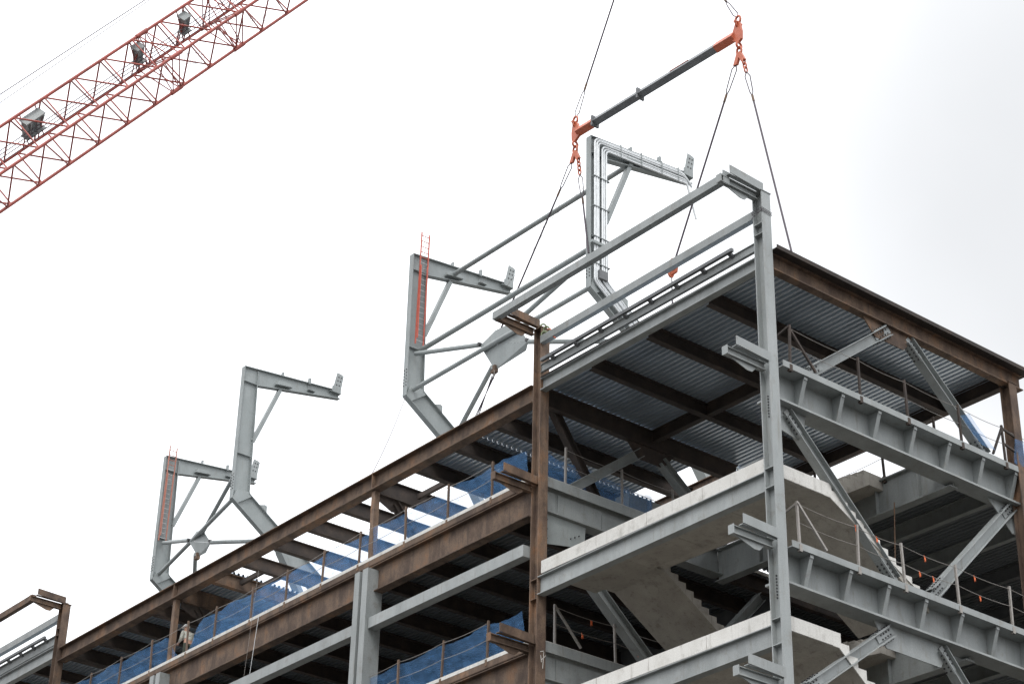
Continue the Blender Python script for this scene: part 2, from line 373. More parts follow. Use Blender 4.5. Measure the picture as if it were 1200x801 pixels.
for zt, zu, zd in ((.05, F1, F2), (-4.15, F2, F3), (-9.9, F3, -12.7)):
    for a, b in ((.36, 2.712), (2.728, 4.892), (4.908, 6.992), (7.008, 9.45)):
        ld = MB().box((-.02, a, zt - .40), (1.97, b, zt)).build('landing', 'conc', tower)
    MB().box((.1, .4, zt - .3), (1.9, 9.4, zt - .1)).build('landing_core', 'conc', ld)
    e = MB()
    ys = [.40, 2.72, 4.9, 7.0, 9.42]
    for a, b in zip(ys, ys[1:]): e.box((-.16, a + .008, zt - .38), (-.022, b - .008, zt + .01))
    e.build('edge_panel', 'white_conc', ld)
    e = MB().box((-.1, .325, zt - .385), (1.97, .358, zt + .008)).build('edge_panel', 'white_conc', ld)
    MB().beam((-.12, .2, zt - .70), (-.02, 9.58, zt - .70), .56, .26, .025, .02).build('landing_beam', 'grey', ld)
    flight(.36, 2.9, zt, False, zd); flight(6.87, 9.05, zt, False, zd); flight(3.02, 6.75, zt, True, zu)
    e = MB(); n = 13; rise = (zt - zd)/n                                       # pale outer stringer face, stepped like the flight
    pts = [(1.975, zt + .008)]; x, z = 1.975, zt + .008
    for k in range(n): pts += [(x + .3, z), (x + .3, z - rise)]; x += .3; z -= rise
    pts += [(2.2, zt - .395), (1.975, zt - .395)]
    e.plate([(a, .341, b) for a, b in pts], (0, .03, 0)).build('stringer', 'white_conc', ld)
# header beams and the floors behind the stairs
for z in (F1, F2, F3):
    h = MB().beam((7.6, .45, z - .66), (7.6, 9.95, z - .66), 1.1, .34, .04, .025).build('header_beam', 'grey', tower)
    for y in (1.6, 3.2, 4.8, 6.4, 8.0): MB().box((7.44, y, z - 1.16), (7.58, y + .02, z - .16)).build('stiffener', 'grey', h)
    deck(tower, 7.65, 22, .5, 10, z - .17, 'floor_deck', .17, 'deck_shaded')
    for x in (10.2, 12.7, 15.2, 17.7, 20.2):
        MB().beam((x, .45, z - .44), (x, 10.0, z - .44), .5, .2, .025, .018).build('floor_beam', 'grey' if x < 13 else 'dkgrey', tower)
for z in LEVELS[2:]:
    MB().box((0, 0, z - .35), (22, 10, z)).build('floor_deck', 'conc', tower)
    MB().beam((0, .15, z - .65), (20, .15, z - .65), .6, .3, .03, .02).build('girder', 'grey', tower)
h_column(tower, 20.2, .12, 'rust', F1 - .2); h_column(tower, 20.2, 9.9, 'rustdk', F1 - .2)

# ------------------------------------------------------------------ 2. long middle wing
wing = thing('steel_wing', (0, 25, GZ), 'long rust brown steel frame wing with half decked roof left of the stair tower', 'building')
def twin_column(y, top=2.42):
    for a, b in ((y - .32, y - .02), (y + .14, y + .42)):
        c = MB().box((-.48, a, GZ), (-.1 if a > y else .12, b, top)).build('column', 'grey', wing)
    for z in (1.9, 1.2, -1.0, -2.6, -5): MB().box((-.38, y - .018, z), (-.2, y + .138, z + .04)).build('batten', 'grey', c)
    return c
for y in (18.1, 31.2): twin_column(y)
for y in (18.3, 31.1):
    MB().box((-.1, y - .1, F1), (.1, y + .1, 5.42)).build('roof_post', 'rust', wing)
lb = MB().beam((-.02, 9.97, 5.75), (-.02, 40.2, 5.75), .60, .36, .035, .02).build('roof_beam', 'rust', wing)
for y in (18.3, 31.1): MB().box((-.19, y - .012, 5.49), (-.035, y + .012, 6.01)).build('stiffener', 'rust', lb)
MB().beam((10.2, 10.1, 5.8), (10.2, 40.2, 5.8), .5, .25, .03, .02).build('roof_beam', 'rustdk', wing)
JY = [12.1, 14.2, 16.3, 18.4, 20.5, 22.6, 24.7, 26.8, 28.9, 31.1, 33.2, 35.3, 37.4, 39.5]
for y in JY:
    dz = .52 if abs(y - 18.4) > .1 and abs(y - 31.1) > .1 else .62
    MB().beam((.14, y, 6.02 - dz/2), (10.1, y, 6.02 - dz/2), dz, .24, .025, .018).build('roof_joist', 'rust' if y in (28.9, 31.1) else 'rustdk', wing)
for y in (18.4, 31.1):
    MB().plate([(.2, y, 5.42), (1.5, y, 5.42), (1.15, y, 5.0), (.75, y, 4.95), (.2, y, 5.2)], (0, .03, 0)).build('gusset_plate', 'rustdk', wing)
    brace(wing, (.85, y, 5.3), (2.75, y, F1 + .1), 'rustdk', .24, .24, bolts=False)
for x, a, b in ((1.75, 16.4, 18.3), (3.9, 16.4, 18.3), (1.35, 26.9, 28.8), (2.1, 26.9, 28.8), (5.6, 18.5, 20.4)):
    MB().bar((x, a, 5.78), (x, b, 5.78), .12, .18).build('trimmer', 'rustdk', wing)
MB().beam((8.55, 10.1, 5.85), (8.55, 14.1, 5.85), .55, .22, .03, .02).build('trimmer', 'rust', wing)
deck(wing, .72, 7.5, 10.12, 13.75, 6.03, 'roof_deck'); deck(wing, 8.66, 10.5, 10.12, 13.75, 6.03, 'roof_deck')
deck(wing, .72, 10.5, 13.76, 16.42, 6.03, 'roof_deck'); deck(wing, .45, 10.5, 28.75, 40.2, 6.03, 'roof_deck')
for z in (F1, F2, F3, -12.7, -17.9):
    e = MB().beam((-.05, 9.98, z - .78), (-.05, 40.2, z - .78), .92, .34, .035, .022).build('edge_beam', 'rust', wing)
    MB().box((-.235, 10.0, z - .30), (.14, 40.15, z - .285)).box((-.24, 10.0, z - .28), (-.225, 40.15, z - .02)).build('pour_stop', 'rust' , e)
    MB().box((-.23, 10.0, z - .018), (.3, 40.15, z + .012)).box((-.245, 10.0, z - .10), (-.232, 40.15, z + .012)).build('slab_edge', 'white_conc', e)
    if z > -13:
        deck(wing, .16, 22, 10.35, 40.2, z - .2, 'floor_deck', .19, 'deck_shaded')
        for y in JY + [10.4]:
            MB().beam((.16, y, z - .5), (22, y, z - .5), .5, .2, .025, .018).build('floor_beam', 'rustdk', wing)
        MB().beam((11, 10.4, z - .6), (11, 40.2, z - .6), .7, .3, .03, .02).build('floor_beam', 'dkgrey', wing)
    else:
        MB().box((.16, 10.35, z - .3), (22, 40.2, z - .02)).build('floor_deck', 'conc', wing)
for a, b in ((9.98, 17.75), (18.55, 30.85), (31.7, 40.2)):
    for z in (.52, -4.7): MB().bar((-.22, a, z), (-.22, b, z), .32, .36).build('rail_tube', 'grey', wing)
for y in (18.2, 31.1):
    for x in (11, 21.5): MB().beam((x, y, GZ), (x, y, F1 - .95 if x < 12 else F1 - .2), .36, .36, .03, .02, (1, 0, 0)).build('column', 'rustdk', wing)
MB().box((21.9, 10.4, GZ), (22.2, 40.2, F1 - .6)).build('light_block_wall', 'conc', wing)  # unseen wall added to block daylight from behind the floors
MB().box((21.9, .5, GZ), (22.2, 10.2, F1 - .6)).build('light_block_wall', 'conc', tower)  # same added light blocker, behind the tower floors

# ------------------------------------------------------------------ 3. far stair tower
far = thing('stair_tower', (0, 45, GZ), 'far stair tower with rusty corner column at the left edge of the building', 'building')
h_column(far, -.1, 40.35, 'rust', 7.95, (6.6, 6.9)); h_column(far, -.1, 50.3, 'rust', 7.95)
for z in (7.98, 2.62, -2.44): outrigger(far, -.1, 40.35, z, 'rust'); outrigger(far, -.1, 50.3, z, 'rust')
MB().bar((-1.5, 40.4, 7.93), (-1.5, 50.4, 7.93), .2, .26).build('parapet_beam', 'rust', far)
MB().bar((-.12, 40.55, 7.48), (-.12, 50.1, 7.48), .2, .28).build('parapet_tube', 'grey', far)
led = MB().beam((-.1, 40.55, 6.5), (-.1, 50.1, 6.5), .42, .22, .02, .02).build('ledger_beam', 'grey', far)
MB().bar((-.3, 41.4, 6.8), (-.3, 50, 6.8), .11, .11).build('ledger_pipe', 'dkgrey', led)
for k in range(8): MB().bar((-.26, 41.5 + k*1.1, 6.76), (-.1, 41.5 + k*1.1, 6.66), .12, .1).build('pipe_stub', 'dkgrey', led)
MB().beam((-.1, 40.55, 5.95), (-.1, 50.1, 5.95), .52, .26, .025, .02).build('fascia_beam', 'grey', far)
deck(far, .1, 10.5, 40.25, 50.5, 6.2, 'roof_deck')
for y in (40.4, 42.9, 45.4, 47.9, 50.4): MB().beam((.1, y, 5.97), (10.4, y, 5.97), .44, .22, .025, .018).build('roof_joist', 'rustdk', far)
for z in (F1, F2, F3, -12.7, -17.9):
    MB().box((.1, 40.5, z - .3), (22, 50.3, z)).build('floor_deck', 'conc', far)
    MB().beam((-.05, 40.55, z - .7), (-.05, 50.1, z - .7), .8, .3, .03, .02).build('girder', 'grey', far)
for y in (40.35, 50.3): MB().beam((10.3, y, GZ), (10.3, y, 5.7), .36, .36, .03, .02, (1, 0, 0)).build('column', 'rustdk', far)

# ------------------------------------------------------------------ 4. raking canopy frames standing behind the roof
CG = 'raking grey canopy frames in a row behind the roof'
def canopy_frame(X, y, label, lean=0.0):
    f = thing('canopy_frame', (X, y, GZ), label, 'steel frame', CG)
    tw, bw = .03, .30
    def P(a, z): return (X + a, y, z)
    def member(name, outline, edges):
        m = MB().plate([P(*p) for p in outline], (0, tw, 0))
        for a, b in edges:
            a, b = Vector(P(*a)), Vector(P(*b)); d = (b - a).normalized(); n = Vector((d.z, 0, -d.x))
            m.bar(a, b, bw, .035, n)
        return m.build(name, 'frame', f)
    up = member('upright', [(0, 19.5), (.95, 20.05), (.83, 26.98), (0, 26.98)], [((0, 19.48), (0, 27.0)), ((.95, 20.05), (.83, 26.15))])
    for z in (26.15, 22.0): MB().box((X + .02, y - .15, z), (X + .84, y + .15, z + .025)).build('stiffener', 'frame', up)
    MB().box((X + .82, y - .15, 26.2), (X + .845, y - .016, 26.95)).build('stiffener', 'frame', up)
    for k in range(6):
        for dy in (-.09, .09): MB().bolt((X - .018, y + dy, 20.0 + .16*k), (-1, 0, 0), .028, .03).build('bolt', 'bolt', up)
    arm = member('arm', [(.85, 26.17), (5.95, 27.18), (5.95, 27.6), (.85, 27.07)], [((0, 27.0), (6.0, 27.62)), ((.84, 26.15), (6.0, 27.17))])
    m = MB()                                                        # upturned slotted end plate and small clips on the arm
    m.plate([P(5.42, 27.5), P(5.92, 27.5), P(6.06, 28.5), P(5.96, 28.56), P(5.68, 28.58)], (0, .025, 0)) if False else m.plate([(X + 5.42, y - .2, 27.45), (X + 5.93, y - .2, 27.45), (X + 6.07, y - .2, 28.5), (X + 5.94, y - .2, 28.56), (X + 5.66, y - .2, 28.6)], (0, .03, 0))
    m.box((X + 5.3, y - .19, 27.4), (X + 6.0, y + .16, 27.44))
    m.box((X + 5.4, y - .24, 27.38), (X + 5.95, y - .19, 27.72))
    m.plate([(X + 5.93, y - .2, 27.44), (X + 6.07, y - .2, 28.5), (X + 6.07, y + .1, 28.4), (X + 5.93, y + .12, 27.44)], (.03, 0, 0))
    e = m.build('end_plate', 'frame', arm)
    h = MB()
    for t in (.35, .62, .85):
        for q in (.14, .36): h.bolt((X + 5.48 + .22*t + q*.75, y - .214, 27.5 + 1.0*t), (0, -1, 0), .045, .012)
    h.build('bolt_holes', 'bolt', e)
    a = 4.15; z = 27.0 + a*.103
    MB().box(P(a - .2, z - .45), (X + a + .22, y - .2, z - .42)).box(P(a - .18, z - .42), (X + a + .2, y - .03, z + .03)).box((X + a - .2, y - .2, z - .1), (X + a - .1, y - .02, z + .25)).build('clip', 'frame', arm)
    MB().box((X + 2.35, y - .1, 27.25), (X + 2.42, y + .1, 27.5)).build('clip', 'frame', arm)
    m = MB().plate([(X + 1.9, y - .16, 26.55), (X + 2.9, y - .16, 26.68), (X + 2.75, y - .16, 26.85), (X + 2.05, y - .16, 26.8)], (0, .22, 0))
    m.build('gusset_plate', 'frame', arm)
    MB().bar((X + 2.28, y, 26.4), (X + .92, y, 22.95), .2, .22, (0, 1, 0)).build('knee_brace', 'frame', f)
    # raker running down and back, carried on two posts
    sl = -.69
    def ra(s0, off): return P(s0, 20.0 + sl*(s0 - .95) + off)
    e0, e1 = .95, 15.0
    rk = member('raker', [(0.0, 19.48), (e1, 20.0 + sl*(e1 - .95) - 1.16), (e1, 20.0 + sl*(e1 - .95)), (.95, 20.0)],
                [((0, 19.48), (e1, 19.48 + sl*e1)), ((.95, 20.0), (e1, 20.0 + sl*(e1 - .95)))])
    for s0 in (1.6, 3.0, 4.4, 5.8, 7.2):
        z = 20.0 + sl*(s0 - .95); m = MB()
        m.plate([(X + s0, y, z), (X + s0 + .45, y, z - .31), (X + s0 + .45, y, z + .05), (X + s0 + .33, y, z + .10)], (0, .3, 0))
        m.build('seat_bracket', 'frame', rk)
    b = MB()
    b.plate([P(.02, 19.5), P(.2, 20.0), P(.97, 20.08), P(1.12, 19.86), P(.3, 19.27)], (0, .26, 0)); b.build('joint_plate', 'frame', rk)
    MB().bar((X + 3.1, y, 17.5), (X + 6.6, y, 12.4), .26, .5, (0, 1, 0)).build('strut', 'frame', f)
    MB().beam((X + 6.7, y, GZ), (X + 6.7, y, 14.9), .4, .36, .03, .02, (1, 0, 0)).build('post', 'grey', f)
    MB().beam((X + 14.6, y, GZ), (X + 14.6, y, 9.4), .4, .36, .03, .02, (1, 0, 0)).build('post', 'grey', f)
    return f
fr1 = canopy_frame(12, 21.36, 'nearest grey canopy frame, wrapped in pale conduit pipes, beneath the spreader bar')
fr2 = canopy_frame(12, 34.02, 'grey canopy frame with bright orange ladder, left of the rusty column top')
fr3 = canopy_frame(12, 48.67, 'bare grey canopy frame without a ladder, tallest beyond the long rusty beam')
fr4 = canopy_frame(14.4, 60.66, 'farthest and lowest grey canopy frame, with a faded pink ladder against it')
# conduits on the nearest frame
def bend(pts, r=.35, n=6):
    out = [Vector(pts[0])]
    for a, b, c in zip(pts, pts[1:], pts[2:]):
        a, b, c = Vector(a), Vector(b), Vector(c)
        u = (a - b).normalized(); w = (c - b).normalized()
        p, q = b + u*r, b + w*r
        for k in range(n + 1):
            t = k/n; out.append((1 - t)**2*p + 2*t*(1 - t)*b + t*t*q)
    out.append(Vector(pts[-1])); return out
for k in range(6):
    o = (0, .1, .2, .40, .51, .62)[k]
    s = .16 + o
    zt = 26.86 - o*.62
    end = 5.3 + .06*k
    zz = [zt + (a - s)*.105 for a in (1.5, end)]
    yk = 21.36 - .22 - .015*(k % 2)
    pts = [(12 + s + 3.6, yk, 19.45 + o*.62 - .69*(s + 3.2)), (12 + s, yk, 19.75 + .05*k), (12 + s, yk, zt)]
    drop = .9 + .15*k if k > 2 else .35
    pts += [(12 + end, yk, zt + (end - s)*(.105 - .03*o)), (12 + end + .45, yk, zt + (end - s)*.09 - drop)]
    MB().path(bend(pts, .22), .047, 8).build('conduit', 'conduit', fr1)
for z in (24.9, 23.4, 21.9, 20.6): MB().box((12.05, 21.36 - .30, z), (12.95, 21.36 - .16, z + .025)).build('conduit_clamp', 'frame', fr1)
for a in (1.6, 2.8, 4.0, 5.0): MB().box((12 + a, 21.36 - .30, 26.3 + a*.105), (12 + a + .025, 21.36 - .16, 27.0 + a*.1)).build('conduit_clamp', 'frame', fr1)
MB().box((11.9, 21.0, 21.5), (13.0, 21.15, 21.62)).build('junction_box', 'frame', fr1)
MB().box((12.3, 20.98, 19.9), (12.75, 21.16, 20.3)).build('junction_box', 'dkgrey', fr1)
# tubes and gusseted cross bracing between frames
def xbrace(Xa, ya, Xb, yb, label, gx, gp):
    """Xa,ya = far (left) frame, Xb,yb = near frame"""
    G = Vector(((Xa + Xb)/2, (ya + yb)/2 - .3, 19.25))
    t = thing('cross_brace', (G.x, G.y, 19.0), label, 'bracing', 'gusseted cross braces between the canopy frames')
    A = lambda z, a=.35: Vector((Xa + a, ya - .2, z)); B = lambda z, a=.35: Vector((Xb + a, yb + .2, z))
    d = (B(19.4) - A(19.4)).normalized()
    W = lambda k, dz=0: Vector((gx, gp[k][0], gp[k][1] + dz))
    for p, q in ((A(19.85), B(19.75)), (A(21.7), W(0, .05)), (B(21.3), W(4, -.1)), (W(1, .1), Vector((Xa + 2.7, ya - .2, 18.05))), (W(3, 0), Vector((Xb + 2.6, yb + .2, 18.0)))):
        MB().rod(p, q, .11, 10).build('tube', 'frame', t)
    gp = [Vector((gx, y_, z_)) for y_, z_ in gp]           # left, bottom left, bottom right, right, top right, top left
    MB().plate([gp[0], gp[3], gp[4], gp[5]], (.03, 0, 0)).build('gusset_plate', 'frame', t)
    low = [gp[0] - Vector((0, 0, .012)), gp[1] + Vector((.16, 0, 0)), gp[2] + Vector((.16, 0, 0)), gp[3] - Vector((0, 0, .012))]
    MB().plate(low, (.03, 0, .005)).build('gusset_plate', 'frame', t)
    q = gp[1] + Vector((.1, .0, .05))
    MB().box(q - Vector((.1, .16, .22)), q + Vector((.1, .12, .12))).build('clevis', 'rust', t)
    for c in (gp[0], gp[3]): MB().rod(c + Vector((-.12, 0, .06)), c + Vector((.16, 0, .06)), .09, 8).build('pin', 'bolt', t)
    return t
xb1 = xbrace(12, 34.02, 12, 21.36, 'cross brace with big folded gusset plate just left of the rusty column top', 12.45, [(29.09, 20.16), (28.19, 18.63), (26.1, 18.73), (25.77, 18.96), (26.67, 20.36), (28.03, 20.48)])
xb2 = xbrace(14.4, 60.66, 12, 48.67, 'small far cross brace with gusset plate between the two leftmost canopy frames', 13.6, [(55.4, 19.81), (54.57, 18.69), (53.8, 18.68), (53.1, 18.98), (54.04, 19.98), (54.67, 20.14)])
tag(MB().rod((14.35, 34.0, 26.75), (14.3, 21.2, 26.55), .12, 12).build('tie_tube', 'frame', None, (14.3, 27.6, 26.6)), 'upper grey tie tube joining the arms of the two nearest canopy frames', 'steel tube')
tag(MB().rod((12.75, 34.0, 22.1), (12.2, 21.4, 21.5), .125, 12).build('tie_tube', 'frame', None, (12.4, 27.6, 21.7)), 'lower grey tie tube joining the uprights of the two nearest canopy frames', 'steel tube')
# ladders
def ladder(X, y, z0, z1, label, w=.45, m1='lad'):
    t = thing('ladder', (X, y, z0), label, 'ladder', 'ladders on the canopy frames')
    for s in (-w/2, w/2): MB().bar((X + s - .05, y, z0), (X + s, y - .02, z1), .05, .055, (0, 1, 0)).build('rail', m1, t)
    n = int((z1 - z0)/.3)
    for k in range(n):
        z = z0 + .2 + k*.3
        MB().rod((X - w/2 - .03, y, z), (X + w/2 - .03, y, z), .02, 6).build('rung', 'alu' if z < z1 - 1.4 else m1, t)
    zz = (z0 + z1)*.5
    for s in (-w/2 + .05, w/2 - .05): MB().bar((X + s - .05, y - .07, z0 + .3), (X + s - .03, y - .07, zz + 1.2), .035, .05, (0, 1, 0)).build('fly_rail', m1, t)
    return t
ladder(12.55, 33.78, 22.2, 28.25, 'bright orange extension ladder on the canopy frame left of the rusty column top')
ladder(14.72, 60.42, 21.75, 27.6, 'faded pink ladder on the farthest canopy frame at left', .45, 'lad_faded')

# ------------------------------------------------------------------ 5. spreader bar, slings, load
A0, A1 = Vector((12, 22.4, 27.62)), Vector((12, 12.15, 27.1)); ax = (A1 - A0).normalized()
spr = thing('spreader_bar', A0.lerp(A1, .5), 'grey spreader bar with orange ends hanging over the nearest canopy frame', 'lifting beam')
a, b = A0 + ax*1.35, A1 - ax*1.3
MB().bar(a, b, .30, .30, (.5, 0, .87)).build('bar', 'dkgrey', spr)
for e, q in ((A0, 1), (A1, -1)):
    o = MB().bar(e + ax*q*.35, e + ax*q*1.4, .33, .33, (.5, 0, .87)).build('end_sleeve', 'orange', spr)
    d = MB()
    c = e + ax*q*.15
    d.plate([c + Vector((0, .0, .55)) - ax*q*.12, c + Vector((0, 0, .55)) + ax*q*.12, c + ax*q*.28 + Vector((0, 0, .2)), c + ax*q*.3 - Vector((0, 0, .2)), c - Vector((0, 0, .42)), c - ax*q*.18 - Vector((0, 0, .3)), c - ax*q*.2 + Vector((0, 0, .1))], (.12, 0, 0))
    d.build('lug_plate', 'orange', spr)
    k = MB(); top = c + Vector((0, 0, .62)); k.ring(top + Vector((0, 0, .1)), (1, 0, 0), .16, .05, along=(0, 0, 1), stretch=(1.2, .9)); k.ring(top - Vector((0, 0, .12)), (0, 1, 0), .13, .05)
    k.rod(top - Vector((.2, 0, .05)), top + Vector((.2, 0, -.05)), .06)
    bot = c - Vector((0, 0, .55)); k.ring(bot, (0, 1, 0), .14, .05); k.ring(bot - Vector((0, 0, .28)), (1, 0, 0), .16, .05, along=(0, 0, 1), stretch=(1.3, .8))
    k.build('shackle', 'orange', spr)
    h = MB(); hb = bot - Vector((0, 0, .55))
    h.plate([hb + Vector((0, -.1, .2)), hb + Vector((0, .1, .2)), hb + Vector((0, .32, -.3)), hb + Vector((0, .12, -.32)), hb + Vector((0, 0, -.05)), hb + Vector((0, -.12, -.32)), hb + Vector((0, -.32, -.3))], (.12, 0, 0))
    h.build('link_plate', 'orange', spr)
for t in (.14, .42):
    c = A0.lerp(A1, t); MB().box(c + Vector((-.2, -.05, -.24)), c + Vector((.2, .05, .26))).build('lug', 'dkgrey', spr)
m = MB(); c = A0.lerp(A1, .66); m.bar(c - ax*.55 + Vector((-.09, 0, .155)), c + ax*.55 + Vector((-.09, 0, .155)), .05, .025); m.build('label_plate', 'orange', spr)
SG = 'wire rope lifting slings on the spreader bar'
def sling(p0, p1, label, eye0=True, chain=0.0, eye1=False, hook=None):
    p0, p1 = Vector(p0), Vector(p1); d = (p1 - p0).normalized(); L = (p1 - p0).length
    t = thing('lifting_sling', p1, label, 'sling', SG)
    s = p0
    if chain:
        c = MB(); n = int(chain/.22)
        for k in range(n): c.ring(s + d*(.12 + .23*k), (1, 0, 0) if k % 2 else (0, 1, 0), .10, .035, along=d, stretch=(1.5, .8))
        c.build('chain', 'orange', t); s = s + d*chain
    side = d.cross(Vector((.6, .4, 0))).normalized()
    if eye0:
        e = 1.35
        m = MB()
        for sg in (-1, 1): m.path([s, s + d*.25 + side*sg*.10, s + d*(e - .25) + side*sg*.06, s + d*e], .024, 6)
        m.build('eye_loop', 'wire', t)
        MB().rod(s + d*(e - .05), s + d*(e + .28), .05).build('ferrule', 'rust', t); s = s + d*e
    q = p1
    if eye1:
        e = 1.5; q = p1 - d*e; m = MB()
        for sg in (-1, 1): m.path([q, q + d*.25 + side*sg*.06, p1 - d*.25 + side*sg*.10, p1], .024, 6)
        m.build('eye_loop', 'wire', t); MB().rod(q - d*.28, q + d*.05, .05).build('ferrule', 'rust', t)
    MB().rod(s, q, .040, 8).build('rope', 'wire', t)
    if hook:
        h = MB().ring(p1 - d*.2, (1, 0, 0), .13, .05, along=d, stretch=(1.4, .9)); h.ring(p1 + d*.1, (0, 1, 0), .13, .05, along=d, stretch=(1.3, .9))
        h.plate([p1 - d*.5 + side*.12, p1 - d*.5 - side*.12, p1 - side*.22, p1 + d*.25, p1 + side*.22], (.1, 0, 0)); h.build('hook', 'orange', t)
    return t
L0 = A0 + ax*.15 - Vector((0, 0, 1.35)); L1 = A1 - ax*.15 - Vector((0, 0, 1.35))
U0 = A0 + ax*.15 + Vector((0, 0, .85)); U1 = A1 - ax*.15 + Vector((0, 0, .85)); TOP = Vector((12, 17.4, 37.9))
sling(U0, TOP, 'upper wire sling rising from the left end of the spreader bar', True)
sling(U1, TOP, 'upper wire sling rising from the right end of the spreader bar', True)
sling(L0 + Vector((0, .2, 0)), (13.0, 28.9, 20.2), 'wire sling slanting down left from the spreader to the folded gusset plate', True, hook=None)
sling(L0 - Vector((0, .2, 0)), (11.95, 21.3, 21.1), 'short wire sling from spreader left end down to the conduit frame', True, chain=.95)
sling(L1 + Vector((0, .2, 0)), (12, 16.42, 18.0), 'wire sling slanting down left from the right end of the spreader to an orange hook', True, hook=True)
sling(L1 - Vector((0, .2, 0)), (12, 9.35, 12.1), 'rightmost wire sling dropping behind the roof edge from the right end of the spreader', True, chain=.7)
hk = thing('crane_hook', TOP, 'crane hook block holding the two upper slings above the picture', 'hook')
m = MB().ring(TOP + Vector((0, 0, .1)), (1, 0, 0), .28, .07); m.build('hook_ring', 'orange', hk)
MB().box(TOP + Vector((-.25, -.4, .4)), TOP + Vector((.25, .4, 1.6))).build('block', 'crane', hk)
MB().rod(TOP + Vector((0, 0, 1.6)), TOP + Vector((0, 0, 40)), .03).build('hoist_rope', 'wire', hk)
# load held by the right-hand slings: a steel panel frame low behind the roof
ldp = thing('hoisted_beam', (12, 13.3, 11.0), 'grey steel beam hanging from the right-hand slings behind the roof deck', 'steel beam')
MB().beam((12.0, 17.2, 11.7), (12.0, 8.9, 11.7), .5, .3, .03, .02).build('beam', 'frame', ldp)
m = MB(); 
for yy in (16.3, 16.5): m.rod((12, 16.42, 17.7), (12, yy, 11.9), .02, 6)
m.build('pendant_rope', 'wire', ldp)
# loose lines: tag lines and stay wires
def line(p0, p1, label, r=.012, s=.3, mat='cable', wob=0, n=14):
    o = MB().path(sag(p0, p1, s, n, wob), r, 5).build('tag_line', mat, None, Vector(p0)); tag(o, label, 'rope'); return o
line((12.0, 33.95, 19.4), (.0, 18.6, 6.2), 'thin dark stay wire from the kink of the ladder frame down to the rusty beam', .016, .2, 'wire')
line((17.5, 34.0, 27.2), (12.1, 22.0, 26.0), 'thin pale line strung from the ladder frame arm toward the conduit frame', .008, .5)
line((11.95, 33.0, 22.4), (12.0, 21.5, 24.6), 'faint rope crossing behind the sling between the two nearest canopy frames', .008, .3)
line((12.1, 27.6, 18.2), (12.3, 27.7, 12.0), 'thin pinkish rope hanging straight down from the folded gusset plate', .014, 0, 'cable')
for k in range(3):
    line((12.95, 28.6 + .12*k, 18.75), (14.2, 32.0 - .22*k, 17.75), ('steep dark rope beside the brace under the folded gusset plate, nearest it', 'middle of three steep dark ropes under the folded gusset plate', 'rightmost of three steep dark ropes under the folded gusset plate')[k], .022, 0, 'wire')
line((-.3, 24.6, F1 - .1), (-.35, 25.6, -6), 'pale rope hanging down the long wing facade from the slab edge', .010, .05, 'conduit')
line((-.28, 24.9, 4.6), (-.3, 25.4, F1 - 4), 'second pale rope hanging beside the first on the long wing facade', .006, .05, 'cable')
t = thing('rigging_strap', (0, 9.55, 8.0), 'tangled green strap and orange tail on top of the rusty column', 'strap')
MB().ring((.0, 9.66, 8.02), (.3, 1, .2), .10, .03).ring((-.02, 9.5, 7.85), (1, .3, .2), .11, .03).ring((-.08, 9.52, 7.68), (1, .5, 0), .10, .028).build('strap', 'green', t)
MB().path([(.0, 9.45, 7.85), (-.1, 9.2, 7.72), (-.15, 9.0, 7.35), (-.18, 8.85, 7.22)], .022, 6).build('strap_tail', 'orange', t)

# ------------------------------------------------------------------ 6. guardrails
post_me = {}
def rail_post(t, p, mat, h=1.2, low=.22):
    key = (mat, h, low)
    if key not in post_me:
        o = MB().box((-.03, -.03, -low), (.03, .03, h)).box((-.05, -.05, -low), (.05, .05, -.02)).build('post', mat, t, (0, 0, 0))
        post_me[key] = o.data
    else:
        o = bpy.data.objects.new('post', post_me[key]); col.objects.link(o); o.parent = t
    o.location = Vector(p) - ROOTS[t.name]
    o.rotation_euler = (random.uniform(-.03, .03), random.uniform(-.03, .03), 0)
    return o
def guardrail(pts, label, mat='rust', cab='cable', flags=(), corner=None, h=1.15, group='cable guardrails on the open floors'):
    t = thing('guardrail', pts[0], label, 'guardrail', group)
    for p in pts: rail_post(t, p, mat)
    for hh in (h - .03, h*.52):
        m = MB()
        for a, b in zip(pts, pts[1:]): m.path(sag(Vector(a) + Vector((0, 0, hh)), Vector(b) + Vector((0, 0, hh)), .05, 6), .009, 5)
        m.build('cable', cab, t)
    for f, hh in flags:
        i = int(f); p = Vector(pts[i]).lerp(Vector(pts[i + 1]), f - i) + Vector((0, 0, hh - .04))
        MB().plate([p + Vector((-.045, 0, .02)), p + Vector((.045, .02, .0)), p + Vector((.06, .03, -.13)), p + Vector((.015, .02, -.09)), p + Vector((-.02, .0, -.17))], (.0, .012, 0)).build('warning_flag', 'flag', t)
    if corner:
        for c in corner: MB().bar(c[0], c[1], .06, .06).build('stay', mat, t)
    return t
yb = -.02
g1z = F1 + .02
guardrail([(.55, yb, g1z), (3.3, yb, g1z), (5.25, yb, g1z), (7.55, yb, g1z), (9.5, yb, g1z), (11.8, yb, g1z)], 'rusty guardrail along the upper girder right of the corner column', 'rustdk',
          corner=[((.55, yb, g1z + 1.15), (1.55, yb, g1z + .1)), ((.55, yb, g1z + 1.15), (.5, .9, g1z + .85)), ((9.5, yb, g1z + 1.15), (8.95, yb, g1z + .1)), ((9.5, yb, g1z + 1.1), (10.4, yb, g1z + .95)), ((9.5, yb, g1z + .6), (10.4, yb, g1z + .45))])
g2z = F2 + .02
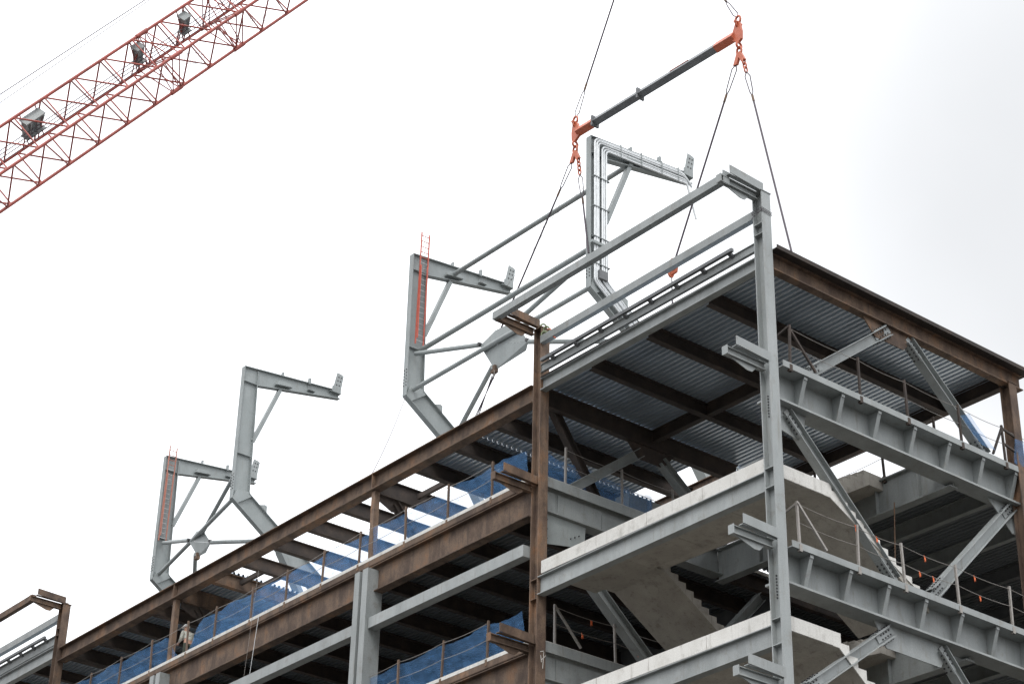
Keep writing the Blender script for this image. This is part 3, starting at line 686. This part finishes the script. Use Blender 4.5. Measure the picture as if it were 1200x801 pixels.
guardrail([(.55, yb, g2z), (2.75, yb, g2z), (4.55, yb, g2z), (6.75, yb, g2z), (9.0, yb, g2z), (11.3, yb, g2z)], 'grey guardrail with orange flags along the lower girder right of the corner column', 'cable',
          flags=((1.0, 1.2), (1.45, 1.12), (2.42, 1.12), (2.3, .6), (2.55, .6), (3.35, 1.12), (3.42, .58)),
          corner=[((.55, yb, g2z + 1.15), (1.55, yb, g2z + .1)), ((.55, yb, g2z + 1.15), (.5, .9, g2z + .85))])
g3z = F3 + .02
guardrail([(.75, yb, g3z), (2.9, yb, g3z), (5.0, yb, g3z), (7.2, yb, g3z)], 'lowest grey guardrail, below the second girder at the bottom edge', 'cable', corner=[((.75, yb, g3z + 1.15), (1.75, yb, g3z + .1))])
PA = [11.77, 13.97, 16.2, 18.75, 20.89, 23.09, 25.3, 27.71, 29.6, 32.2, 34.6, 37.0, 39.4]
guardrail([(7.55, .9, F1), (7.55, 2.9, F1), (7.55, 5.6, F1)], 'dark guardrail on the header beam at the head of the stairs against the sky', 'rustdk')
line((7.3, 2.4, F1 - 1.1), (7.35, 2.6, F2 + 2.0), 'rusty cable hanging straight down in the dark bay right of the stairs', .02, 0, 'rust')
guardrail([(-.2, y, F1) for y in PA], 'rusty guardrail posts along the upper floor edge of the long brown wing', 'rust', 'cable')
guardrail([(-.2, y, F2) for y in PA], 'guardrail posts along the lower floor edge of the long wing behind the rail tube', 'rust', 'cable')
guardrail([(x, 9.85, F1 + .2) for x in (1.1, 3.4, 5.6)], 'guardrail on the pale curb beside the upper stair opening', 'cable')
guardrail([(x, 9.85, F2 + .2) for x in (.75, 3.1, 5.4)], 'guardrail with red flags in the dark beside the lower stair opening', 'cable', flags=((.6, 1.1), (1.4, .6), (.45, .6)),
          corner=[((.75, 9.85, F2 + 1.35), (1.75, 9.85, F2 + .3))])
# ------------------------------------------------------------------ 7. blue debris netting
def net(p_bot, p_top, label, n_u=60, n_v=8, fold=.09, seed=1, dip=None):
    rnd = random.Random(seed); vs = []; fs = []
    ph = [rnd.uniform(0, 6.28) for _ in range(6)]
    a0, a1 = Vector(p_bot[0]), Vector(p_bot[1]); b0, b1 = Vector(p_top[0]), Vector(p_top[1])
    nrm = (a1 - a0).cross(b0 - a0).normalized(); L = (a1 - a0).length
    for i in range(n_u + 1):
        u = i/n_u
        for j in range(n_v + 1):
            v = j/n_v; s = u*L
            vv = v*(1 - .8*math.exp(-((a0.y + s - dip)/.95)**4)) if dip else v
            p = a0.lerp(a1, u).lerp(b0.lerp(b1, u), vv)
            w = fold*(math.sin(s*2.1 + ph[0] + 1.3*v) + .6*math.sin(s*4.3 + ph[1] - 2*v) + .45*math.sin(s*8.7 + ph[2] + v*4) + .3*math.sin(s*14.1 - v*7 + ph[4])) * (1 - .45*v)
            p = p + nrm*w - Vector((0, 0, v*.10*abs(math.sin(s*1.42 + ph[3]))))
            vs.append(p)
    for i in range(n_u):
        for j in range(n_v): q = i*(n_v + 1) + j; fs.append((q, q + 1, q + n_v + 2, q + n_v + 1))
    o = MB().add(vs, fs, True).build('debris_net', 'net', None, a0)
    tag(o, label, 'netting', 'blue debris nets on the guardrails'); return o
net(((.02, 10.3, F1 + .03), (.02, 40, F1 + .03)), ((-.1, 10.3, F1 + 1.15), (-.1, 40, F1 + 1.15)), 'long blue debris net along the upper floor edge of the brown wing', 420, 10, .055, 1, 30.15)
net(((.02, 10.3, F2 + .03), (.02, 40, F2 + .03)), ((-.1, 10.3, F2 + 1.15), (-.1, 40, F2 + 1.15)), 'blue debris net along the lower floor edge behind the twin grey column', 420, 10, .06, 2)
net(((.6, 10.25, F1 + .2), (5.0, 10.25, F1 + .2)), ((.6, 10.3, F1 + 1.32), (5.2, 10.35, F1 + 1.2)), 'blue debris net behind the pale curb right of the rusty column', 40, 8, .06, 3)
net(((5.1, 10.3, F1), (5.1, 17.5, F1)), ((5.1, 10.3, F1 + 1.3), (5.1, 17.5, F1 + 1.25)), 'blue debris net on the far floor edge under the half decked roof', 50, 8, .07, 5)
net(((8.35, -.06, F1 + .15), (9.0, -.06, F1 + .22)), ((7.55, -.06, F1 + .95), (7.98, -.06, F1 + 1.18)), 'scrap of blue net draped over the right-hand brace under the roof corner', 24, 12, .04, 4)
net(((9.9, -.1, F1 + .1), (10.45, -.1, F1 + .1)), ((9.95, -.1, F1 + 1.0), (10.5, -.1, F1 + 1.05)), 'small blue net wrapped round the foot of the rusty column at the right edge', 24, 12, .04, 6)
t = thing('steel_crate', (5, 10.8, F1), 'grey steel box behind the pale curb under the roof opening', 'box')
m = MB().box((4.3, 10.5, F1 + .02), (6.6, 11.1, F1 + 1.1)); m.build('box', 'grey', t)
MB().box((4.26, 10.48, F1 + .01), (4.29, 11.12, F1 + 1.12)).build('end_plate', 'frame', t)

# ------------------------------------------------------------------ 8. worker behind the net
def skin_mesh(name, verts, edges, mat, parent, org, sub=2):
    me = bpy.data.meshes.new(name); me.from_pydata([Vector(v[:3]) for v in verts], edges, [])
    o = bpy.data.objects.new(name, me); col.objects.link(o)
    md = o.modifiers.new('s', 'SKIN'); sd = o.modifiers.new('d', 'SUBSURF'); sd.levels = sub; sd.render_levels = sub
    for i, v in enumerate(verts):
        sv = me.skin_vertices[0].data[i]; sv.radius = (v[3], v[4] if len(v) > 4 else v[3]); sv.use_root = (i == 0)
    dg = bpy.context.evaluated_depsgraph_get(); dg.update()
    nm = bpy.data.meshes.new_from_object(o.evaluated_get(dg)); bpy.data.objects.remove(o)
    for p in nm.polygons: p.use_smooth = True
    nm.materials.clear()
    nm.materials.append(M[mat]); ob = bpy.data.objects.new(name, nm); col.objects.link(ob); ob.parent = parent
    return ob
wk = thing('person', (.62, 31.0, F1), 'worker in white hard hat and pale shirt behind the blue net at left', 'person')
# local frame: +y faces left along the wing
V = [(0, 0, .95, .15, .12), (0, .06, 1.15, .15, .11), (0, .14, 1.36, .17, .12), (0, .2, 1.47, .06), (0, .27, 1.58, .075, .095), (0, .29, 1.66, .07, .085),
     (.1, 0, .88, .10), (.11, .04, .5, .07), (.11, 0, .1, .045), (.11, .14, .04, .04),
     (-.1, 0, .88, .10), (-.11, .02, .5, .07), (-.11, -.04, .1, .045), (-.11, .1, .04, .04),
     (.2, .13, 1.38, .06), (.25, .2, 1.1, .048), (.2, .42, 1.06, .036), (.18, .50, 1.06, .03),
     (-.2, .13, 1.38, .06), (-.25, .15, 1.1, .048), (-.2, .38, 1.0, .036), (-.18, .46, 1.0, .03)]
E = [(0, 1), (1, 2), (2, 3), (3, 4), (4, 5), (0, 6), (6, 7), (7, 8), (8, 9), (0, 10), (10, 11), (11, 12), (12, 13), (2, 14), (14, 15), (15, 16), (16, 17), (2, 18), (18, 19), (19, 20), (20, 21)]
for hb, sx in ((17, .18), (21, -.18)):
    bx, by, bz = V[hb][:3]
    for k in range(4):
        i = len(V); V.append((bx - .03 + .02*k, by + .06, bz - .01, .009)); V.append((bx - .03 + .02*k, by + .10 - .01*(k == 0 or k == 3), bz - .04, .008)); E += [(hb, i), (i, i + 1)]
    i = len(V); V.append((bx + (.045 if sx < 0 else -.045), by + .03, bz - .02, .010)); V.append((bx + (.05 if sx < 0 else -.05), by + .07, bz - .04, .009)); E += [(hb, i), (i, i + 1)]
body = skin_mesh('body', V, E, 'skin', wk, None)
S = [(0, -.01, .98, .165, .135), (0, .06, 1.15, .165, .125), (0, .14, 1.36, .185, .135), (.2, .13, 1.38, .075), (.25, .2, 1.1, .062), (.21, .36, 1.07, .05), (-.2, .13, 1.38, .075), (-.25, .15, 1.1, .062), (-.21, .32, 1.02, .05)]
skin_mesh('shirt', S, [(0, 1), (1, 2), (2, 3), (3, 4), (4, 5), (2, 6), (6, 7), (7, 8)], 'shirt', wk, None)
T = [(0, 0, .98, .155, .13), (.1, 0, .86, .115), (.11, .04, .5, .085), (.11, 0, .12, .065), (-.1, 0, .86, .115), (-.11, .02, .5, .085), (-.11, -.04, .12, .065)]
skin_mesh('trousers', T, [(0, 1), (1, 2), (2, 3), (0, 4), (4, 5), (5, 6)], 'dark', wk, None)
m = MB(); c = Vector((0, .285, 1.655)); rings = []
for j in range(6):
    a = j/5*math.pi/2
    rings.append([c + Vector((.125*math.cos(a)*math.cos(t), .15*math.cos(a)*math.sin(t), .13*math.sin(a))) for t in [2*math.pi*k/16 for k in range(16)]])
vs = [p for r in rings for p in r]; fs = [(j*16 + k, j*16 + (k + 1) % 16, (j + 1)*16 + (k + 1) % 16, (j + 1)*16 + k) for j in range(5) for k in range(16)]
m.add(vs, fs, True); m.plate([c + Vector((.14*math.cos(t), .02 + .2*math.sin(t), 0)) for t in [2*math.pi*k/16 for k in range(16)]], (0, 0, .015))
m.build('hard_hat', 'hat', wk, (0, 0, 0))
m = MB()
for sx in (-.03, .03): m.ring((sx, .375, 1.61), (0, 1, 0), .008, .006, 8, 5)
m.build('eyes', 'hair', wk, (0, 0, 0))
MB().plate([(0, .36, 1.60), (0, .395, 1.565), (0, .36, 1.56)], (.025, 0, 0)).build('nose', 'skin', wk, (0, 0, 0))

# ------------------------------------------------------------------ 9. red lattice crane boom
CAM = Vector((-34.521, -32.190, -23.070))
cr_ = thing('crane_boom', (0, 0, 0), 'red lattice crane boom crossing the upper left corner', 'crane')
def cam_pt(px, py, d, MR):
    return CAM + MR @ Vector(((px - 600)/2361.62*d, (py - 400.5)/2361.62*d, d))
right = Vector((.77506966, -.63152806, .02096044)); down = Vector((.32410429, .3688573, -.87114907)); fwd = Vector((.54242367, .68199458, .49057106))
MR = Matrix((right, down, fwd)).transposed()
P0 = cam_pt(0, 198.4, 100, MR); P1 = cam_pt(227, 45.3, 108, MR)
bx = (P1 - P0).normalized(); vw = (P0 - CAM).normalized()
n1 = bx.cross(vw).normalized()
if n1.dot(down) < 0: n1 = -n1
m1 = n1.cross(bx).normalized()
th = R(38.8); E1 = n1*math.cos(th) + m1*math.sin(th); E2 = n1*math.sin(th) - m1*math.cos(th)
hs = 1.22
tg = -(P0.z - GZ - 1.0)/bx.z
def bp(s, a, b): return P0 + bx*s + E1*(hs*a) + E2*(hs*b)
S0, S1 = tg, 26.0
cs = [(-1, -1), (-1, 1), (1, -1), (1, 1)]
for a, b in cs: MB().rod(bp(S0, a, b), bp(S1, a, b), .085, 10).build('chord', 'crane', cr_)
pitch = 1.04
n = int((S1 - S0)/pitch)
for (ca, cb), off in (((cs[0], cs[1]), 0), ((cs[0], cs[2]), .5), ((cs[1], cs[3]), .5), ((cs[2], cs[3]), 0)):
    m = MB()
    for k in range(n):
        s = S0 + (k + off*.5)*pitch
        a, b = (ca, cb) if k % 2 == 0 else (cb, ca)
        m.rod(bp(s, *a), bp(s + pitch*(.62 if k % 2 else 1.38), *b), .046, 6) if k % 2 == 0 else m.rod(bp(s + pitch*.38, *a), bp(s + pitch, *b), .046, 6)
    m.build('lacing', 'crane', cr_)
for s in (11.0, 11.5, 15.9, 16.4):                          # boom joints with cross bracing
    m = MB()
    for a, b in ((cs[0], cs[3]), (cs[1], cs[2]), (cs[0], cs[1]), (cs[2], cs[3]), (cs[0], cs[2]), (cs[1], cs[3])): m.rod(bp(s, *a), bp(s, *b), .034, 6)
    m.build('joint_frame', 'crane', cr_)
m = MB()
for s in (11.25, 16.15):
    for a, b in cs: m.rod(bp(s - .4, a, b), bp(s + .4, a, b), .12, 10)
m.build('joint_sleeve', 'crane', cr_)
for s, w, l in ((3.1, .55, 1.3), (10.6, .5, .6), (14.1, .5, .6)):          # grey walkway plates and sheave boxes inside the boom
    m = MB(); nk = int(l/.2)
    for k in range(nk):
        c = bp(s - l/2 + l*(k + .5)/nk, -.72, -.30)
        m.bar(c - E2*.52 + E1*.1*(k % 2), c + E2*.52 - E1*.12*(k % 3), .09, .40, E1)
    m.bar(bp(s - l/2, -.72, -.75), bp(s + l/2, -.72, -.75), .07, .55, E1); m.bar(bp(s - l/2, -.72, .1), bp(s + l/2, -.72, .1), .07, .5, E1)
    m.build('sheave_box', 'frame', cr_)
    m = MB()
    for k in (-1, 1): m.rod(bp(s + k*l*.4, -1, -1), bp(s + k*l*.4, -.6, .5), .035, 6); m.rod(bp(s + k*l*.4, -1, 1), bp(s + k*l*.4, -.6, -.5), .035, 6)
    m.build('hanger', 'crane', cr_)
m = MB()
for k in range(4): m.rod(bp(S0, -.5, -.35 + .22*k), bp(S1, -.5, -.35 + .22*k), .026, 5)
m.build('hoist_line', 'wire', cr_)
m = MB()
m.rod(bp(S0, -1.7, -1.5), bp(S1, -1.9, -1.7), .028, 5); m.rod(bp(-8, -1.5, -1.35), bp(S1, -2.2, -1.5), .02, 5)
m.build('pendant_line', 'wire', cr_)
for s in (11.9, 16.8):
    m = MB()
    for q in (.15, .75): m.rod(bp(s, 1, q - .9), bp(s + 1.7, 1, q - .1), .02, 5)
    for k in range(8): t_ = k/8; m.rod(bp(s + 1.7*t_, 1, -.75 + .8*t_), bp(s + 1.7*t_, 1, -.15 + .8*t_), .012, 5)
    m.build('access_ladder', 'alu', cr_)
base = bp(S0, 0, 0)
m = MB().box((base.x - 3, base.y - 4, GZ + .8), (base.x + 3, base.y + 4, GZ + 3.4)); m.build('crane_body', 'crane', cr_)
for sx in (-3.4, 2.2): MB().box((base.x + sx, base.y - 5, GZ), (base.x + sx + 1.2, base.y + 5, GZ + 1.1)).build('track', 'dkgrey', cr_)

# ------------------------------------------------------------------ ground, sky, light, camera
g = MB().add([(-900, -900, GZ), (900, -900, GZ), (900, 900, GZ), (-900, 900, GZ)], [(0, 1, 2, 3)]).build('ground', 'ground', None, (0, 0, 0)); g['kind'] = 'structure'

w = bpy.data.worlds.new('World'); scn.world = w; w.use_nodes = True
nt = w.node_tree; nt.nodes.clear(); N, Lk = nt.nodes.new, nt.links.new
SUN_AZ = Vector((-.72, -.62, 0)).normalized(); SUN_EL = R(48)
sky = N('ShaderNodeTexSky'); sky.sky_type = 'NISHITA'; sky.sun_disc = False; sky.sun_elevation = SUN_EL
sky.sun_rotation = math.atan2(SUN_AZ.x, SUN_AZ.y); sky.air_density = 1.0; sky.dust_density = 4.0
hsv = N('ShaderNodeHueSaturation'); hsv.inputs['Saturation'].default_value = .25; Lk(sky.outputs[0], hsv.inputs['Color'])
tc = N('ShaderNodeTexCoord'); ns = N('ShaderNodeTexNoise'); ns.inputs['Scale'].default_value = 2.3; ns.inputs['Detail'].default_value = 5
Lk(tc.outputs['Generated'], ns.inputs[0])
# thinner, greyer cloud in one quarter of the sky (world direction)
dirn = (fwd + right*.30 - down*.10).normalized()
dt = N('ShaderNodeVectorMath'); dt.operation = 'DOT_PRODUCT'; dt.inputs[1].default_value = dirn
nrmz = N('ShaderNodeVectorMath'); nrmz.operation = 'NORMALIZE'; Lk(tc.outputs['Generated'], nrmz.inputs[0]); Lk(nrmz.outputs[0], dt.inputs[0])
mr = N('ShaderNodeMapRange'); mr.interpolation_type = 'SMOOTHSTEP'; mr.inputs[1].default_value = .968; mr.inputs[2].default_value = 1.0; mr.inputs[3].default_value = 1.0; mr.inputs[4].default_value = .47
Lk(dt.outputs['Value'], mr.inputs[0])
m2 = N('ShaderNodeMapRange'); m2.inputs[1].default_value = .3; m2.inputs[2].default_value = .7; m2.inputs[3].default_value = .88; m2.inputs[4].default_value = 1.1; Lk(ns.outputs[0], m2.inputs[0])
mu = N('ShaderNodeMath'); mu.operation = 'MULTIPLY'; Lk(mr.outputs[0], mu.inputs[0]); Lk(m2.outputs[0], mu.inputs[1])
sx = N('ShaderNodeSeparateXYZ'); Lk(nrmz.outputs[0], sx.inputs[0])          # an overcast sky is about three times brighter overhead than at the horizon
mz = N('ShaderNodeMapRange'); mz.inputs[1].default_value = 0; mz.inputs[2].default_value = 1; mz.inputs[3].default_value = .5; mz.inputs[4].default_value = 1.5; Lk(sx.outputs['Z'], mz.inputs[0])
mu2 = N('ShaderNodeMath'); mu2.operation = 'MULTIPLY'; Lk(mu.outputs[0], mu2.inputs[0]); Lk(mz.outputs[0], mu2.inputs[1]); mu = mu2
cl = N('ShaderNodeMix'); cl.data_type = 'RGBA'; cl.blend_type = 'MULTIPLY'; cl.inputs[0].default_value = 1
cl.inputs[6].default_value = (20.0, 20.4, 21.0, 1); Lk(mu.outputs[0], cl.inputs[7])
mx = N('ShaderNodeMix'); mx.data_type = 'RGBA'; mx.inputs[0].default_value = .88
Lk(hsv.outputs[0], mx.inputs[6]); Lk(cl.outputs[2], mx.inputs[7])
bg = N('ShaderNodeBackground'); bg.inputs['Strength'].default_value = .10; Lk(mx.outputs[2], bg.inputs[0])
wo = N('ShaderNodeOutputWorld'); Lk(bg.outputs[0], wo.inputs[0])

sd = bpy.data.lights.new('sun', 'SUN'); sd.energy = 1.2; sd.angle = R(18); sd.color = (1, .965, .92)
so = bpy.data.objects.new('sun', sd); col.objects.link(so)
sv = SUN_AZ*math.cos(SUN_EL) + Vector((0, 0, math.sin(SUN_EL)))
so.rotation_euler = sv.to_track_quat('Z', 'Y').to_euler()

cd = bpy.data.cameras.new('camera'); cam = bpy.data.objects.new('camera', cd); col.objects.link(cam)
cd.sensor_width = 36; cd.lens = 2361.62/1200*36; cd.clip_start = .1; cd.clip_end = 4000
cam.matrix_world = Matrix.Translation(CAM) @ Matrix((right, -down, -fwd)).transposed().to_4x4()
scn.camera = cam
scn.view_settings.view_transform = 'Standard'; scn.view_settings.look = 'None'; scn.view_settings.exposure = 0; scn.view_settings.gamma = 1
scn.view_settings.use_curve_mapping = False
